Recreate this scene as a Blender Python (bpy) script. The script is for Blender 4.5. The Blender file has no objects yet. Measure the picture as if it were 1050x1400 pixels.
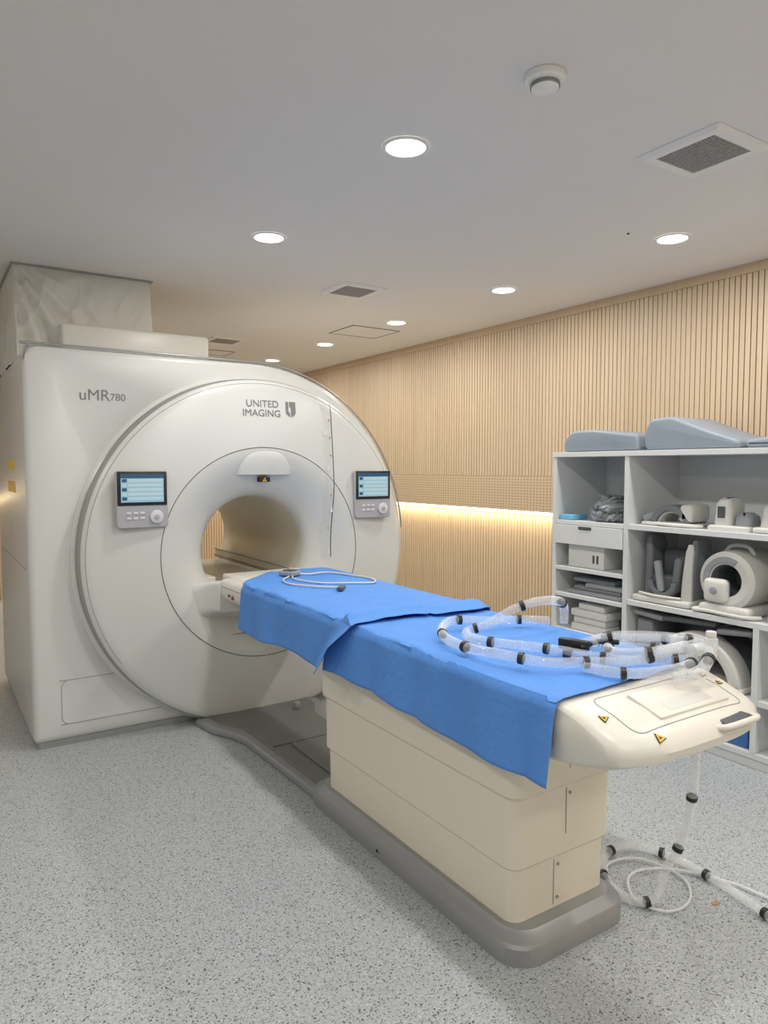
import bpy, bmesh, math, random
from mathutils import Vector, Matrix, noise
random.seed(4)
C = bpy.context
scene = C.scene
R = math.radians

# ------------------------------------------------------------------ materials
def new_mat(name):
    m = bpy.data.materials.new(name); m.use_nodes = True
    nt = m.node_tree
    b = nt.nodes.get('Principled BSDF')
    return m, nt, b

def mat(name, col, rough=0.5, metal=0.0, var=0.04, scale=6.0, bump=0.0, bscale=60.0, alpha=1.0, emis=None, estr=0.0, coat=0.0, trans=0.0):
    m, nt, b = new_mat(name)
    tc = nt.nodes.new('ShaderNodeTexCoord')
    n = nt.nodes.new('ShaderNodeTexNoise'); n.inputs['Scale'].default_value = scale
    nt.links.new(tc.outputs['Object'], n.inputs['Vector'])
    mx = nt.nodes.new('ShaderNodeMix'); mx.data_type = 'RGBA'
    mx.inputs[6].default_value = tuple(max(0, c*(1-var)) for c in col)+(1,)
    mx.inputs[7].default_value = tuple(min(1, c*(1+var)) for c in col)+(1,)
    nt.links.new(n.outputs['Fac'], mx.inputs[0])
    nt.links.new(mx.outputs[2], b.inputs['Base Color'])
    b.inputs['Roughness'].default_value = rough
    b.inputs['Metallic'].default_value = metal
    b.inputs['Alpha'].default_value = alpha
    b.inputs['Transmission Weight'].default_value = trans
    if coat: b.inputs['Coat Weight'].default_value = coat
    if emis:
        b.inputs['Emission Color'].default_value = tuple(emis)+(1,)
        b.inputs['Emission Strength'].default_value = estr
    if bump:
        n2 = nt.nodes.new('ShaderNodeTexNoise'); n2.inputs['Scale'].default_value = bscale
        n2.inputs['Detail'].default_value = 4
        nt.links.new(tc.outputs['Object'], n2.inputs['Vector'])
        bp = nt.nodes.new('ShaderNodeBump'); bp.inputs['Strength'].default_value = bump
        bp.inputs['Distance'].default_value = 0.01
        nt.links.new(n2.outputs['Fac'], bp.inputs['Height'])
        nt.links.new(bp.outputs['Normal'], b.inputs['Normal'])
    return m

def wood_mat(name, c1, c2):
    m, nt, b = new_mat(name)
    tc = nt.nodes.new('ShaderNodeTexCoord')
    mp = nt.nodes.new('ShaderNodeMapping'); mp.inputs['Scale'].default_value = (30, 30, 1.2)
    nt.links.new(tc.outputs['Object'], mp.inputs['Vector'])
    n = nt.nodes.new('ShaderNodeTexNoise'); n.inputs['Scale'].default_value = 1.0; n.inputs['Detail'].default_value = 4
    nt.links.new(mp.outputs['Vector'], n.inputs['Vector'])
    cr = nt.nodes.new('ShaderNodeValToRGB')
    cr.color_ramp.elements[0].position = 0.3; cr.color_ramp.elements[0].color = c1+(1,)
    cr.color_ramp.elements[1].position = 0.7; cr.color_ramp.elements[1].color = c2+(1,)
    nt.links.new(n.outputs['Fac'], cr.inputs['Fac'])
    nt.links.new(cr.outputs['Color'], b.inputs['Base Color'])
    b.inputs['Roughness'].default_value = 0.5
    return m

def math_node(nt, op, a, bval=None, cval=None):
    n = nt.nodes.new('ShaderNodeMath'); n.operation = op
    if hasattr(a, 'links'): nt.links.new(a, n.inputs[0])
    else: n.inputs[0].default_value = a
    if bval is not None:
        if hasattr(bval, 'links'): nt.links.new(bval, n.inputs[1])
        else: n.inputs[1].default_value = bval
    return n.outputs[0]

def perforated_mat(name, c, dark):
    m, nt, b = new_mat(name)
    tc = nt.nodes.new('ShaderNodeTexCoord')
    sp = nt.nodes.new('ShaderNodeSeparateXYZ'); nt.links.new(tc.outputs['Object'], sp.inputs[0])
    s = math_node(nt, 'ADD', sp.outputs[0], sp.outputs[1])
    fy = math_node(nt, 'SUBTRACT', math_node(nt, 'FRACT', math_node(nt, 'MULTIPLY', s, 29.4)), 0.5)
    fz = math_node(nt, 'SUBTRACT', math_node(nt, 'FRACT', math_node(nt, 'MULTIPLY', sp.outputs[2], 45.0)), 0.5)
    d = math_node(nt, 'ADD', math_node(nt, 'MULTIPLY', fy, fy), math_node(nt, 'MULTIPLY', fz, fz))
    lt = math_node(nt, 'LESS_THAN', d, 0.04)
    mx = nt.nodes.new('ShaderNodeMix'); mx.data_type = 'RGBA'
    mx.inputs[6].default_value = c+(1,); mx.inputs[7].default_value = dark+(1,)
    nt.links.new(lt, mx.inputs[0]); nt.links.new(mx.outputs[2], b.inputs['Base Color'])
    b.inputs['Roughness'].default_value = 0.55
    return m

def floor_mat():
    m, nt, b = new_mat('vinyl_floor_speckled')
    tc = nt.nodes.new('ShaderNodeTexCoord')
    base = nt.nodes.new('ShaderNodeTexNoise'); base.inputs['Scale'].default_value = 110; base.inputs['Detail'].default_value = 5
    nt.links.new(tc.outputs['Object'], base.inputs['Vector'])
    cr0 = nt.nodes.new('ShaderNodeValToRGB')
    cr0.color_ramp.elements[0].position = .35; cr0.color_ramp.elements[0].color = (.36, .385, .405, 1)
    cr0.color_ramp.elements[1].position = .65; cr0.color_ramp.elements[1].color = (.49, .52, .54, 1)
    nt.links.new(base.outputs['Fac'], cr0.inputs['Fac'])
    prev = cr0.outputs['Color']
    for (sc, dth, cth, col) in ((85, .30, .80, (.10, .10, .11)), (130, .36, .78, (.15, .148, .145)), (130, .36, .82, (.60, .62, .64)), (190, .42, .76, (.10, .10, .11))):
        v = nt.nodes.new('ShaderNodeTexVoronoi'); v.inputs['Scale'].default_value = sc
        mp = nt.nodes.new('ShaderNodeMapping'); mp.inputs['Location'].default_value = (sc*.37, sc*.11, 0)
        nt.links.new(tc.outputs['Object'], mp.inputs['Vector']); nt.links.new(mp.outputs['Vector'], v.inputs['Vector'])
        near = math_node(nt, 'LESS_THAN', v.outputs['Distance'], dth)
        sp = nt.nodes.new('ShaderNodeSeparateColor'); nt.links.new(v.outputs['Color'], sp.inputs[0])
        pick = math_node(nt, 'GREATER_THAN', sp.outputs[0], cth)
        f = math_node(nt, 'MULTIPLY', near, pick)
        mx = nt.nodes.new('ShaderNodeMix'); mx.data_type = 'RGBA'
        nt.links.new(f, mx.inputs[0]); nt.links.new(prev, mx.inputs[6]); mx.inputs[7].default_value = col+(1,)
        prev = mx.outputs[2]
    nt.links.new(prev, b.inputs['Base Color'])
    b.inputs['Roughness'].default_value = 0.42
    return m

M = {}
M['white'] = mat('gantry_white_plastic', (.66, .665, .64), .32, var=.015, scale=2)
M['face'] = mat('gantry_cover_plastic', (.65, .655, .63), .30, var=.015, scale=2)
M['bore'] = mat('bore_liner', (.66, .62, .52), .4, var=.02)
M['cream'] = mat('table_cream_plastic', (.81, .76, .635), .35, var=.02, scale=3)
M['creamtop'] = mat('table_white_plastic', (.74, .72, .65), .35, var=.02, scale=3)
M['silver'] = mat('silver_trim', (.40, .40, .40), .35, .6, var=.03)
M['basegray'] = mat('base_gray_paint', (.36, .365, .37), .38, .45, var=.05, scale=8)
M['plate'] = mat('dark_gray_plate', (.20, .205, .20), .4, .3, var=.1, scale=10)
M['black'] = mat('black_plastic', (.015, .015, .016), .4)
M['seam'] = mat('seam_dark', (.08, .08, .08), .6)
M['seaml'] = mat('seam_light', (.34, .34, .33), .6)
M['panel'] = mat('panel_gray', (.42, .42, .44), .4)
M['btn'] = mat('button_light', (.66, .66, .68), .4)
M['screen'] = mat('screen_glow', (.2, .35, .4), .3, emis=(.30, .55, .64), estr=.5)
M['screenrow'] = mat('screen_row', (.3, .4, .45), .3, emis=(.50, .68, .72), estr=.5)
M['screenhdr'] = mat('screen_header', (.02, .08, .15), .3, emis=(.02, .10, .2), estr=.3)
M['blue'] = mat('blue_nonwoven', (.095, .285, .74), .75, var=.06, scale=12, bump=.25, bscale=45)
M['hose'] = mat('clear_hose_plastic', (.90, .93, .95), .08, alpha=.28, var=.02)
M['clear'] = mat('clear_tube_plastic', (.85, .87, .88), .15, alpha=.55)
M['film'] = mat('plastic_film', (.8, .8, .78), .2, alpha=.22)
M['tape'] = mat('paper_tape', (.74, .72, .66), .6)
M['yellow'] = mat('yellow_tape', (.85, .60, .14), .6)
M['scrap'] = mat('orange_scrap', (.50, .25, .10), .6)
M['warn'] = mat('warning_yellow', (.85, .50, .03), .5)
M['red'] = mat('red_button', (.5, .05, .03), .4)
M['shelf'] = mat('white_laminate', (.70, .715, .72), .4, var=.01)
M['cush'] = mat('gray_vinyl_cushion', (.25, .295, .345), .5, var=.04, bump=.1, bscale=20)
M['pad'] = mat('gray_pad', (.24, .25, .26), .6, var=.1)
M['dark'] = mat('dark_gray_coil', (.08, .09, .10), .45)
M['coil'] = mat('coil_white_plastic', (.66, .655, .62), .35)
M['coilg'] = mat('coil_gray', (.32, .34, .36), .45)
M['coild'] = mat('coil_mid_gray', (.17, .185, .20), .45)
M['box'] = mat('carton_white', (.70, .71, .69), .65)
M['bluebin'] = mat('blue_bin', (.05, .16, .42), .5)
M['ltblue'] = mat('light_blue_pack', (.18, .5, .75), .5)
M['fabric'] = mat('duct_fabric', (.68, .66, .60), .8, var=.04, bump=.3, bscale=8)
M['logo'] = mat('logo_gray', (.20, .20, .20), .5)
M['ceil'] = mat('ceiling_paint', (.80, .78, .755), .8, var=.01)
M['wallp'] = mat('wall_paint', (.70, .68, .64), .8, var=.02)
M['trimw'] = mat('vent_white', (.84, .83, .81), .5)
M['grille'] = mat('vent_grille', (.46, .45, .44), .5)
M['ventdark'] = mat('vent_dark', (.06, .06, .06), .7)
M['lamp'] = mat('downlight_lens', (1, 1, 1), .4, emis=(1, .98, .94), estr=10)
M['led'] = mat('led_strip', (1, .9, .7), .4, emis=(1, .82, .5), estr=10)
M['wood'] = wood_mat('maple_slats', (.575, .44, .295), (.64, .50, .345))
M['woodtrim'] = wood_mat('maple_trim', (.55, .41, .27), (.60, .45, .30))
M['woodback'] = mat('groove_dark', (.10, .06, .035), .8)
M['perf'] = perforated_mat('perforated_maple', (.59, .455, .305), (.25, .16, .09))
M['floor'] = floor_mat()

# ------------------------------------------------------------------ geometry helpers
def link(name, me, mats, parent=None, smooth=True, angle=35):
    if not isinstance(mats, (list, tuple)): mats = [mats]
    for m in mats: me.materials.append(m)
    if smooth:
        me.polygons.foreach_set('use_smooth', [True]*len(me.polygons))
        me.set_sharp_from_angle(angle=R(angle))
    ob = bpy.data.objects.new(name, me); C.collection.objects.link(ob)
    if parent: ob.parent = parent
    return ob

def empty(name):
    e = bpy.data.objects.new(name, None); C.collection.objects.link(e); e.empty_display_size = .2
    return e

def from_bm(name, bm, mats, parent=None, smooth=True, angle=35, recalc=True):
    if recalc: bmesh.ops.recalc_face_normals(bm, faces=bm.faces[:])
    me = bpy.data.meshes.new(name); bm.to_mesh(me); bm.free()
    return link(name, me, mats, parent, smooth, angle)

def box(name, x0, x1, y0, y1, z0, z1, m, bevel=0.0, parent=None, seg=3, xf=None):
    bm = bmesh.new()
    bmesh.ops.create_cube(bm, size=1)
    for v in bm.verts:
        v.co = Vector(((x0+x1)/2+v.co.x*(x1-x0), (y0+y1)/2+v.co.y*(y1-y0), (z0+z1)/2+v.co.z*(z1-z0)))
    if bevel: bmesh.ops.bevel(bm, geom=bm.edges[:], offset=bevel, segments=seg, profile=.5, affect='EDGES')
    if xf is not None: bmesh.ops.transform(bm, matrix=xf, verts=bm.verts)
    return from_bm(name, bm, m, parent)

def rot_about(p, ang, axis):
    p = Vector(p)
    return Matrix.Translation(p) @ Matrix.Rotation(ang, 4, axis) @ Matrix.Translation(-p)

def rrect(a0, a1, b0, b1, r, n=6):
    pts = []
    for cx, cy, s in ((a1-r, b1-r, 0), (a0+r, b1-r, 90), (a0+r, b0+r, 180), (a1-r, b0+r, 270)):
        for i in range(n+1):
            t = R(s+90*i/n); pts.append((cx+r*math.cos(t), cy+r*math.sin(t)))
    return pts

def loft(name, rings, mats, parent=None, cap=True, angle=35):
    bm = bmesh.new(); vr = []
    for r in rings: vr.append([bm.verts.new(p) for p in r])
    n = len(rings[0])
    for a, b in zip(vr, vr[1:]):
        for i in range(n): bm.faces.new((a[i], a[(i+1) % n], b[(i+1) % n], b[i]))
    if cap: bm.faces.new(vr[0][::-1]); bm.faces.new(vr[-1])
    return from_bm(name, bm, mats, parent, angle=angle)

def prism(name, poly, axis, a0, a1, m, bevel=0.0, parent=None, seg=3, angle=35):
    def P(p, a):
        if axis == 'X': return (a, p[0], p[1])
        if axis == 'Y': return (p[0], a, p[1])
        return (p[0], p[1], a)
    bm = bmesh.new()
    A = [bm.verts.new(P(p, a0)) for p in poly]; B = [bm.verts.new(P(p, a1)) for p in poly]
    n = len(poly)
    f0 = bm.faces.new(A); f1 = bm.faces.new(B[::-1])
    for i in range(n): bm.faces.new((A[i], B[i], B[(i+1) % n], A[(i+1) % n]))
    bmesh.ops.recalc_face_normals(bm, faces=bm.faces[:])
    if bevel:
        es = list(set(list(f0.edges)+list(f1.edges)))
        bmesh.ops.bevel(bm, geom=es, offset=bevel, segments=seg, profile=.5, affect='EDGES')
    return from_bm(name, bm, m, parent, angle=angle)

def lathe(name, prof, cx, cz, mats, parent=None, seg=160, midx=None, angle=30, axis='Y', c3=0.0):
    bm = bmesh.new(); rings = []
    for r, y in prof:
        ring = []
        for i in range(seg):
            t = 2*math.pi*i/seg
            if axis == 'Y': co = (cx+r*math.cos(t), y, cz+r*math.sin(t))
            elif axis == 'X': co = (y, cx+r*math.cos(t), cz+r*math.sin(t))
            else: co = (cx+r*math.cos(t), cz+r*math.sin(t), y)
            ring.append(bm.verts.new(co))
        rings.append(ring)
    for k, (a, b) in enumerate(zip(rings, rings[1:])):
        for i in range(seg):
            f = bm.faces.new((a[i], a[(i+1) % seg], b[(i+1) % seg], b[i]))
            if midx: f.material_index = midx[k]
    return from_bm(name, bm, mats, parent, angle=angle)

def cyl(name, p, r, h, axis, m, parent=None, seg=32, bevel=0.0):
    bm = bmesh.new()
    bmesh.ops.create_cone(bm, cap_ends=True, segments=seg, radius1=r, radius2=r, depth=h)
    if bevel:
        es = [e for e in bm.edges if abs(e.verts[0].co.z-e.verts[1].co.z) < 1e-6]
        bmesh.ops.bevel(bm, geom=es, offset=bevel, segments=2, profile=.5, affect='EDGES')
    q = {'Z': Matrix.Identity(4), 'X': Matrix.Rotation(R(90), 4, 'Y'), 'Y': Matrix.Rotation(R(90), 4, 'X')}[axis]
    bmesh.ops.transform(bm, matrix=Matrix.Translation(Vector(p)) @ q, verts=bm.verts)
    return from_bm(name, bm, m, parent)

def catmull(pts, step=.01):
    P = [Vector(p) for p in pts]
    P = [P[0]*2-P[1]]+P+[P[-1]*2-P[-2]]
    out = []
    for i in range(1, len(P)-2):
        p0, p1, p2, p3 = P[i-1:i+3]
        n = max(2, int((p2-p1).length/step*3))
        for k in range(n):
            t = k/n
            out.append(.5*((2*p1)+(-p0+p2)*t+(2*p0-5*p1+4*p2-p3)*t*t+(-p0+3*p1-3*p2+p3)*t*t*t))
    out.append(P[-2])
    res = [out[0]]; acc = 0
    for a, b in zip(out, out[1:]):
        d = (b-a).length
        while acc+d >= step:
            f = (step-acc)/d if d > 0 else 0
            a = a.lerp(b, f); d = (b-a).length; res.append(a.copy()); acc = 0
        acc += d
    return res

def sweep(bm, pts, rad, seg=12, mi=0):
    nrm = None
    rings = []
    for i, p in enumerate(pts):
        t = (pts[min(i+1, len(pts)-1)]-pts[max(i-1, 0)]).normalized()
        if nrm is None:
            nrm = t.orthogonal().normalized()
        else:
            nrm = (nrm-t*nrm.dot(t)).normalized()
        bn = t.cross(nrm)
        r = rad(i) if callable(rad) else rad
        rings.append([bm.verts.new(p+(nrm*math.cos(2*math.pi*k/seg)+bn*math.sin(2*math.pi*k/seg))*r) for k in range(seg)])
    for a, b in zip(rings, rings[1:]):
        for k in range(seg):
            f = bm.faces.new((a[k], a[(k+1) % seg], b[(k+1) % seg], b[k])); f.material_index = mi
    for rg in (rings[0][::-1], rings[-1]):
        f = bm.faces.new(rg); f.material_index = mi

def tube(name, pts, r, m, parent=None, step=.01, seg=10):
    bm = bmesh.new(); sweep(bm, catmull(pts, step), r, seg)
    return from_bm(name, bm, m, parent, angle=60)

def text(name, s, size, loc, m, parent=None, rot=(R(90), 0, 0), ext=.0006):
    cu = bpy.data.curves.new(name, 'FONT'); cu.body = s; cu.size = size; cu.extrude = ext
    ob = bpy.data.objects.new(name, cu); C.collection.objects.link(ob)
    ob.location = loc; ob.rotation_euler = rot; cu.materials.append(m)
    if parent: ob.parent = parent
    return ob

# ------------------------------------------------------------------ room
CH = 2.65; WX = 3.95; FY = 9.0; LX = -2.2; BY = -2.6
box('floor', LX-.2, 4.3, BY-.2, FY+.3, -.1, 0, M['floor'])
box('ceiling', LX-.2, 4.3, BY-.2, FY+.3, CH, CH+.1, M['ceil'])
box('wall_left', LX-.1, LX, BY-.1, FY+.1, 0, CH, M['wallp'])
box('wall_back', LX, 4.1, BY-.1, BY, 0, CH, M['wallp'])

def slat_wall(name, along, a0, a1, front, sgn):
    verts = []; faces = []; mi = []
    def bx(a, b, d0, d1, z0, z1, k):
        i = len(verts)
        for z in (z0, z1):
            for (s, d) in ((a, d0), (b, d0), (b, d1), (a, d1)):
                verts.append((d, s, z) if along == 'Y' else (s, d, z))
        for f in ((0, 1, 2, 3), (4, 5, 6, 7), (0, 1, 5, 4), (1, 2, 6, 5), (2, 3, 7, 6), (3, 0, 4, 7)):
            faces.append(tuple(i+j for j in f)); mi.append(k)
    bx(a0, a1, front+.010, front+.30, 1.44, CH, 1)
    bx(a0, a1, front+.062, front+.30, 0, 1.44, 1)
    bx(a0, a1, front-.004, front+.06, 1.165, 1.44, 2)
    bx(a0, a1, front-.012, front+.06, CH-.055, CH, 3)
    pitch = .034; w = .0283
    n = int((a1-a0)/pitch)
    for i in range(n):
        s = a0+i*pitch
        bx(s, s+w, front, front+.011, 1.441, CH-.055, 0)
        bx(s, s+w, front+.052, front+.063, .0, 1.25, 0)
    me = bpy.data.meshes.new(name); me.from_pydata(verts, [], faces)
    bm = bmesh.new(); bm.from_mesh(me); bmesh.ops.recalc_face_normals(bm, faces=bm.faces[:]); bm.to_mesh(me); bm.free()
    ob = link(name, me, [M['wood'], M['woodback'], M['perf'], M['woodtrim']], smooth=False)
    for p, k in zip(ob.data.polygons, mi): p.material_index = k
    return ob
slat_wall('wall_right', 'Y', BY, FY, WX, 1)
slat_wall('wall_far', 'X', LX, WX, FY, 1)
box('led_glow_bar_1', WX+.030, WX+.050, BY+.01, FY-.01, 1.140, 1.163, M['led'])  # emissive LED bar added below the band as the cove's bright line
box('led_glow_bar_2', LX+.01, WX-.01, FY+.030, FY+.050, 1.140, 1.163, M['led'])  # same emissive LED bar along the far wall

def area(name, loc, size, energy, col, rot=(0, 0, 0), shape='DISK', sy=None, spread=180):
    l = bpy.data.lights.new(name, 'AREA'); l.shape = shape; l.size = size
    if sy: l.size_y = sy
    l.energy = energy; l.color = col; l.spread = R(spread)
    o = bpy.data.objects.new(name, l); C.collection.objects.link(o); o.location = loc; o.rotation_euler = rot
    return o
area('led_cove_light', (WX+.022, (BY+FY)/2, 1.136), .03, 42, (1, .80, .50), (0, R(12), 0), 'RECTANGLE', FY-BY-.2)
area('led_cove_light.001', ((LX+WX)/2, FY+.022, 1.136), WX-LX-.2, 18, (1, .80, .50), (R(-12), 0, 0), 'RECTANGLE', .03)

def downlight(x, y, e=14):
    p = empty('recessed_downlight')
    lathe('rim', [(.070, CH-.001), (.072, CH-.006), (.082, CH-.007), (.086, CH-.001)], x, y, M['trimw'], p, 48, axis='Z')
    cyl('lens', (x, y, CH-.003), .071, .004, 'Z', M['lamp'], p, 48)
    a = area('lamp', (x, y, CH-.008), .14, e, (1, .970, .92)); a.parent = p
for y in (7.07, 5.89, 4.71, 3.48, 2.25, 1.0, -.2, -1.5): downlight(3.2, y)
for y in (3.34, 2.15, .95, -.3, -1.5): downlight(1.5, y)
for y in (8.2, 6.5): downlight(1.5, y)
for y in (3.4, 1.9, .4, -1.2): downlight(-.9, y)

def vent(x, y, s=.165, inner=.115):
    p = empty('ceiling_air_vent')
    bm = bmesh.new()
    o = [(-s, -s), (s, -s), (s, s), (-s, s)]; i2 = [(-inner, -inner), (inner, -inner), (inner, inner), (-inner, inner)]
    ov = [bm.verts.new((x+a, y+b, CH-.001)) for a, b in o]
    mv = [bm.verts.new((x+a*.9, y+b*.9, CH-.014)) for a, b in o]
    iv = [bm.verts.new((x+a, y+b, CH-.012)) for a, b in i2]
    jv = [bm.verts.new((x+a, y+b, CH-.001)) for a, b in i2]
    for A, B in ((ov, mv), (mv, iv), (iv, jv)):
        for k in range(4): bm.faces.new((A[k], A[(k+1) % 4], B[(k+1) % 4], B[k]))
    from_bm('frame', bm, M['trimw'], p, smooth=False)
    box('back', x-inner, x+inner, y-inner, y+inner, CH-.003, CH-.001, M['ventdark'], parent=p)
    bm = bmesh.new(); n = 17
    for k in range(n):
        q = -inner+(k+.5)*2*inner/n
        for (a, b, c, d) in ((q-.0025, q+.0025, -inner, inner), (-inner, inner, q-.0025, q+.0025)):
            r = bmesh.ops.create_cube(bm, size=1)
            for v in r['verts']:
                v.co = Vector((x+(a+b)/2+v.co.x*(b-a), y+(c+d)/2+v.co.y*(d-c), CH-.008+v.co.z*.005))
    from_bm('grille', bm, M['grille'], p, smooth=False)
vent(2.43, 1.59); vent(2.39, 4.02); vent(2.34, 6.2)

def access(x0, x1, y0, y1):
    p = empty('ceiling_access_panel'); t = .008
    for n, a in enumerate(((x0, x1, y0, y0+t), (x0, x1, y1-t, y1), (x0, x0+t, y0, y1), (x1-t, x1, y0, y1))):
        box('frame_%d' % n, *a, CH-.006, CH-.0005, M['seaml'], parent=p)
    box('door', x0+t, x1-t, y0+t, y1-t, CH-.003, CH-.0005, M['ceil'], parent=p)
access(2.96, 3.42, 4.98, 5.38); access(2.36, 2.66, 6.75, 7.05)

p = empty('smoke_detector')
lathe('body', [(.0, CH-.044), (.030, CH-.043), (.040, CH-.038), (.042, CH-.024), (.052, CH-.022), (.058, CH-.018), (.060, CH-.001)], 1.577, 1.546, M['trimw'], p, 48, axis='Z')
lathe('slots', [(.0425, CH-.036), (.0435, CH-.034), (.0435, CH-.027), (.0425, CH-.025)], 1.577, 1.546, M['logo'], p, 48, axis='Z')
cyl('ceiling_sprinkler_cap', (2.95, 2.32, CH-.003), .006, .006, 'Z', M['seam'])

# ------------------------------------------------------------------ MRI scanner
S = empty('mri_scanner')
GX, GZ = 1.715, 1.0
F = 4.08
out = []
out += [(.50, .03), (.475, .035), (.46, .06)]
out += [(.46, 2.04), (.465, 2.09), (.485, 2.125), (.53, 2.14)]
for i in range(0, 41):
    a = R(90-135*i/40)
    out.append((GX+1.10*math.cos(a), GZ+1.14*math.sin(a)))
out += [(2.44, .10), (2.40, .03)]
body = prism('gantry_body', out, 'Y', F, 5.62, M['white'], .035, S, 4)
bm = bmesh.new(); bmesh.ops.create_cone(bm, cap_ends=True, segments=96, radius1=.7, radius2=.7, depth=4)
bmesh.ops.transform(bm, matrix=Matrix.Translation((GX, 4.9, GZ)) @ Matrix.Rotation(R(90), 4, 'X'), verts=bm.verts)
cut = from_bm('cut', bm, M['white'])
mod = body.modifiers.new('b', 'BOOLEAN'); mod.operation = 'DIFFERENCE'; mod.object = cut; mod.solver = 'EXACT'
C.view_layer.update()
dg = C.evaluated_depsgraph_get()
me2 = bpy.data.meshes.new_from_object(body.evaluated_get(dg))
body.modifiers.clear(); body.data = me2
bpy.data.objects.remove(cut)
foot = [(x, z) for x, z in rrect(.475, 2.42, F+.015, 5.6, .03)]
prism('foot_strip', foot, 'Z', .0, .035, M['silver'], 0, S)
top = [(.455, F+.012, 2.06), (.468, F+.006, 2.11), (.50, F+.004, 2.137), (.54, F+.003, 2.144)]
for i in range(0, 24):
    a = R(90-90*i/24); top.append((GX+1.104*math.cos(a), F+.003, GZ+1.144*math.sin(a)))
tube('top_edge_trim', top, .006, M['silver'], S, .02, 8)
prof = [(1.06, F+.01), (1.055, F-.01), (1.035, F-.02), (1.028, F-.03), (1.028, 3.99), (1.022, 3.975), (1.008, 3.962), (.99, 3.952), (.96, 3.946),
        (.80, 3.925), (.625, 3.905), (.60, 3.905), (.56, 3.912), (.51, 3.93), (.46, 3.957), (.41, 3.99), (.37, 4.025), (.345, 4.06), (.333, 4.10), (.33, 4.16), (.33, 4.5), (.33, 5.3), (.335, 5.5), (.36, 5.57), (.42, 5.62), (.71, 5.63)]
mi = []
for k in range(len(prof)-1):
    if k in (2, 3, 4): mi.append(1)
    elif k >= 18: mi.append(2)
    else: mi.append(0)
lathe('front_cover', prof, GX, GZ, [M['face'], M['silver'], M['bore']], S, 200, mi)
PR = sorted([(r, y) for r, y in prof[4:20]])
def sy(x, z, off=.0015):
    r = math.hypot(x-GX, z-GZ)
    for (r0, y0), (r1, y1) in zip(PR, PR[1:]):
        if r0 <= r <= r1 and r1 > r0: return y0+(y1-y0)*(r-r0)/(r1-r0)-off
    return 3.99-off
def ring_line(name, r, a0, a1, rad, m):
    pts = [(GX+r*math.cos(R(a0+(a1-a0)*i/90)), sy(GX+r*math.cos(R(a0+(a1-a0)*i/90)), GZ+r*math.sin(R(a0+(a1-a0)*i/90)), 0.0), GZ+r*math.sin(R(a0+(a1-a0)*i/90))) for i in range(91)]
    tube(name, pts, rad, m, S, .02, 6)
ring_line('inner_seam', .622, -90, 270, .0022, M['seam'])
ring_line('outer_seam', 1.0, -60, 215, .0020, M['seaml'])
pts = [(2.18, sy(2.18, z, 0), z) for z in [1.905-.02*i for i in range(50)]]
tube('cover_seam', pts, .003, M['seam'], S, .02, 6)
bm = bmesh.new(); prev = None
for i in range(50):
    z = 1.90-.02*i
    w = .05+.006*math.sin(i*.5)
    a = bm.verts.new((2.17, sy(2.17, z, .003), z)); b = bm.verts.new((2.17-w, sy(2.17-w, z, .003+.003*abs(math.sin(i*.3))), z))
    if prev: bm.faces.new((prev[0], prev[1], b, a))
    prev = (a, b)
from_bm('protective_film', bm, M['film'], S, angle=180)
for i, (dx, z) in enumerate(((-.05, 1.88), (-.045, 1.72), (-.035, 1.50), (.0, 1.24), (-.005, .97))):
    x = 2.17+dx
    box('tape_%d' % i, x-.006, x+.010, sy(x, z, .005), sy(x, z, .003), z-.018, z+.014, M['tape'], parent=S)
for i, z in enumerate((1.80, 1.69, 1.58, 1.33, 1.12)):
    box('tape_mark_%d' % i, 2.158, 2.165, sy(2.16, z, .006), sy(2.16, z, .004), z-.006, z+.006, M['scrap'], parent=S)
tube('lower_seam', [(1.30, sy(1.30, .53, 0), .53), (1.5, sy(1.5, .53, 0), .525), (1.75, sy(1.75, .52, 0), .52)], .0018, M['seam'], S, .03, 6)
h = rrect(.60, 1.35, .12, .36, .04)
tube('access_hatch_seam', [(a, F-.0005, b) for a, b in h]+[(h[0][0], F-.0005, h[0][1])], .002, M['seaml'], S, .01, 6)
tube('side_seam', [(.4595, 4.15, .96), (.4595, 5.5, .96)], .002, M['seaml'], S, .1, 6)
# hood above the bore
bm = bmesh.new(); rows = []
for i in range(15):
    t = i/14; row = []
    hh = .16*t
    k = math.sqrt(max(0, 1-(t)**2.6))
    yb = 3.955-.03*t
    for j in range(33):
        a = math.pi*j/32
        row.append(bm.verts.new((GX+.01-.178*k*math.copysign(abs(math.cos(a))**.6, math.cos(a)), yb-.044*k*math.sin(a)**.8, 1.462+hh)))
    rows.append(row)
for a, b in zip(rows, rows[1:]):
    for j in range(32): bm.faces.new((a[j], a[j+1], b[j+1], b[j]))
bm.faces.new(rows[0])
from_bm('bore_hood', bm, M['face'], S, angle=50)
def tri(name, p, s, nrm_rot, parent, up=1):
    for nm, k, m, o in (('edge', 1.0, M['black'], 0), ('fill', .78, M['warn'], .0012), ('mark', .3, M['black'], .0022)):
        bm = bmesh.new()
        vs = [bm.verts.new((s*k*math.cos(R(90+120*q)), s*k*math.sin(R(90+120*q)), o)) for q in range(3)]
        f = bm.faces.new(vs)
        r = bmesh.ops.extrude_face_region(bm, geom=[f]); 
        for v in [g for g in r['geom'] if isinstance(g, bmesh.types.BMVert)]: v.co.z += .001
        bmesh.ops.transform(bm, matrix=Matrix.Translation(Vector(p)) @ nrm_rot, verts=bm.verts)
        from_bm(name+'_'+nm, bm, m, parent, smooth=False)
box('hood_label_plate', 1.69, 1.757, 3.93, 3.97, 1.418, 1.446, M['black'], .002, S)
tri('hood_warning', (1.722, 3.929, 1.430), .021, Matrix.Rotation(R(90), 4, 'X'), S)
rings = []
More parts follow.
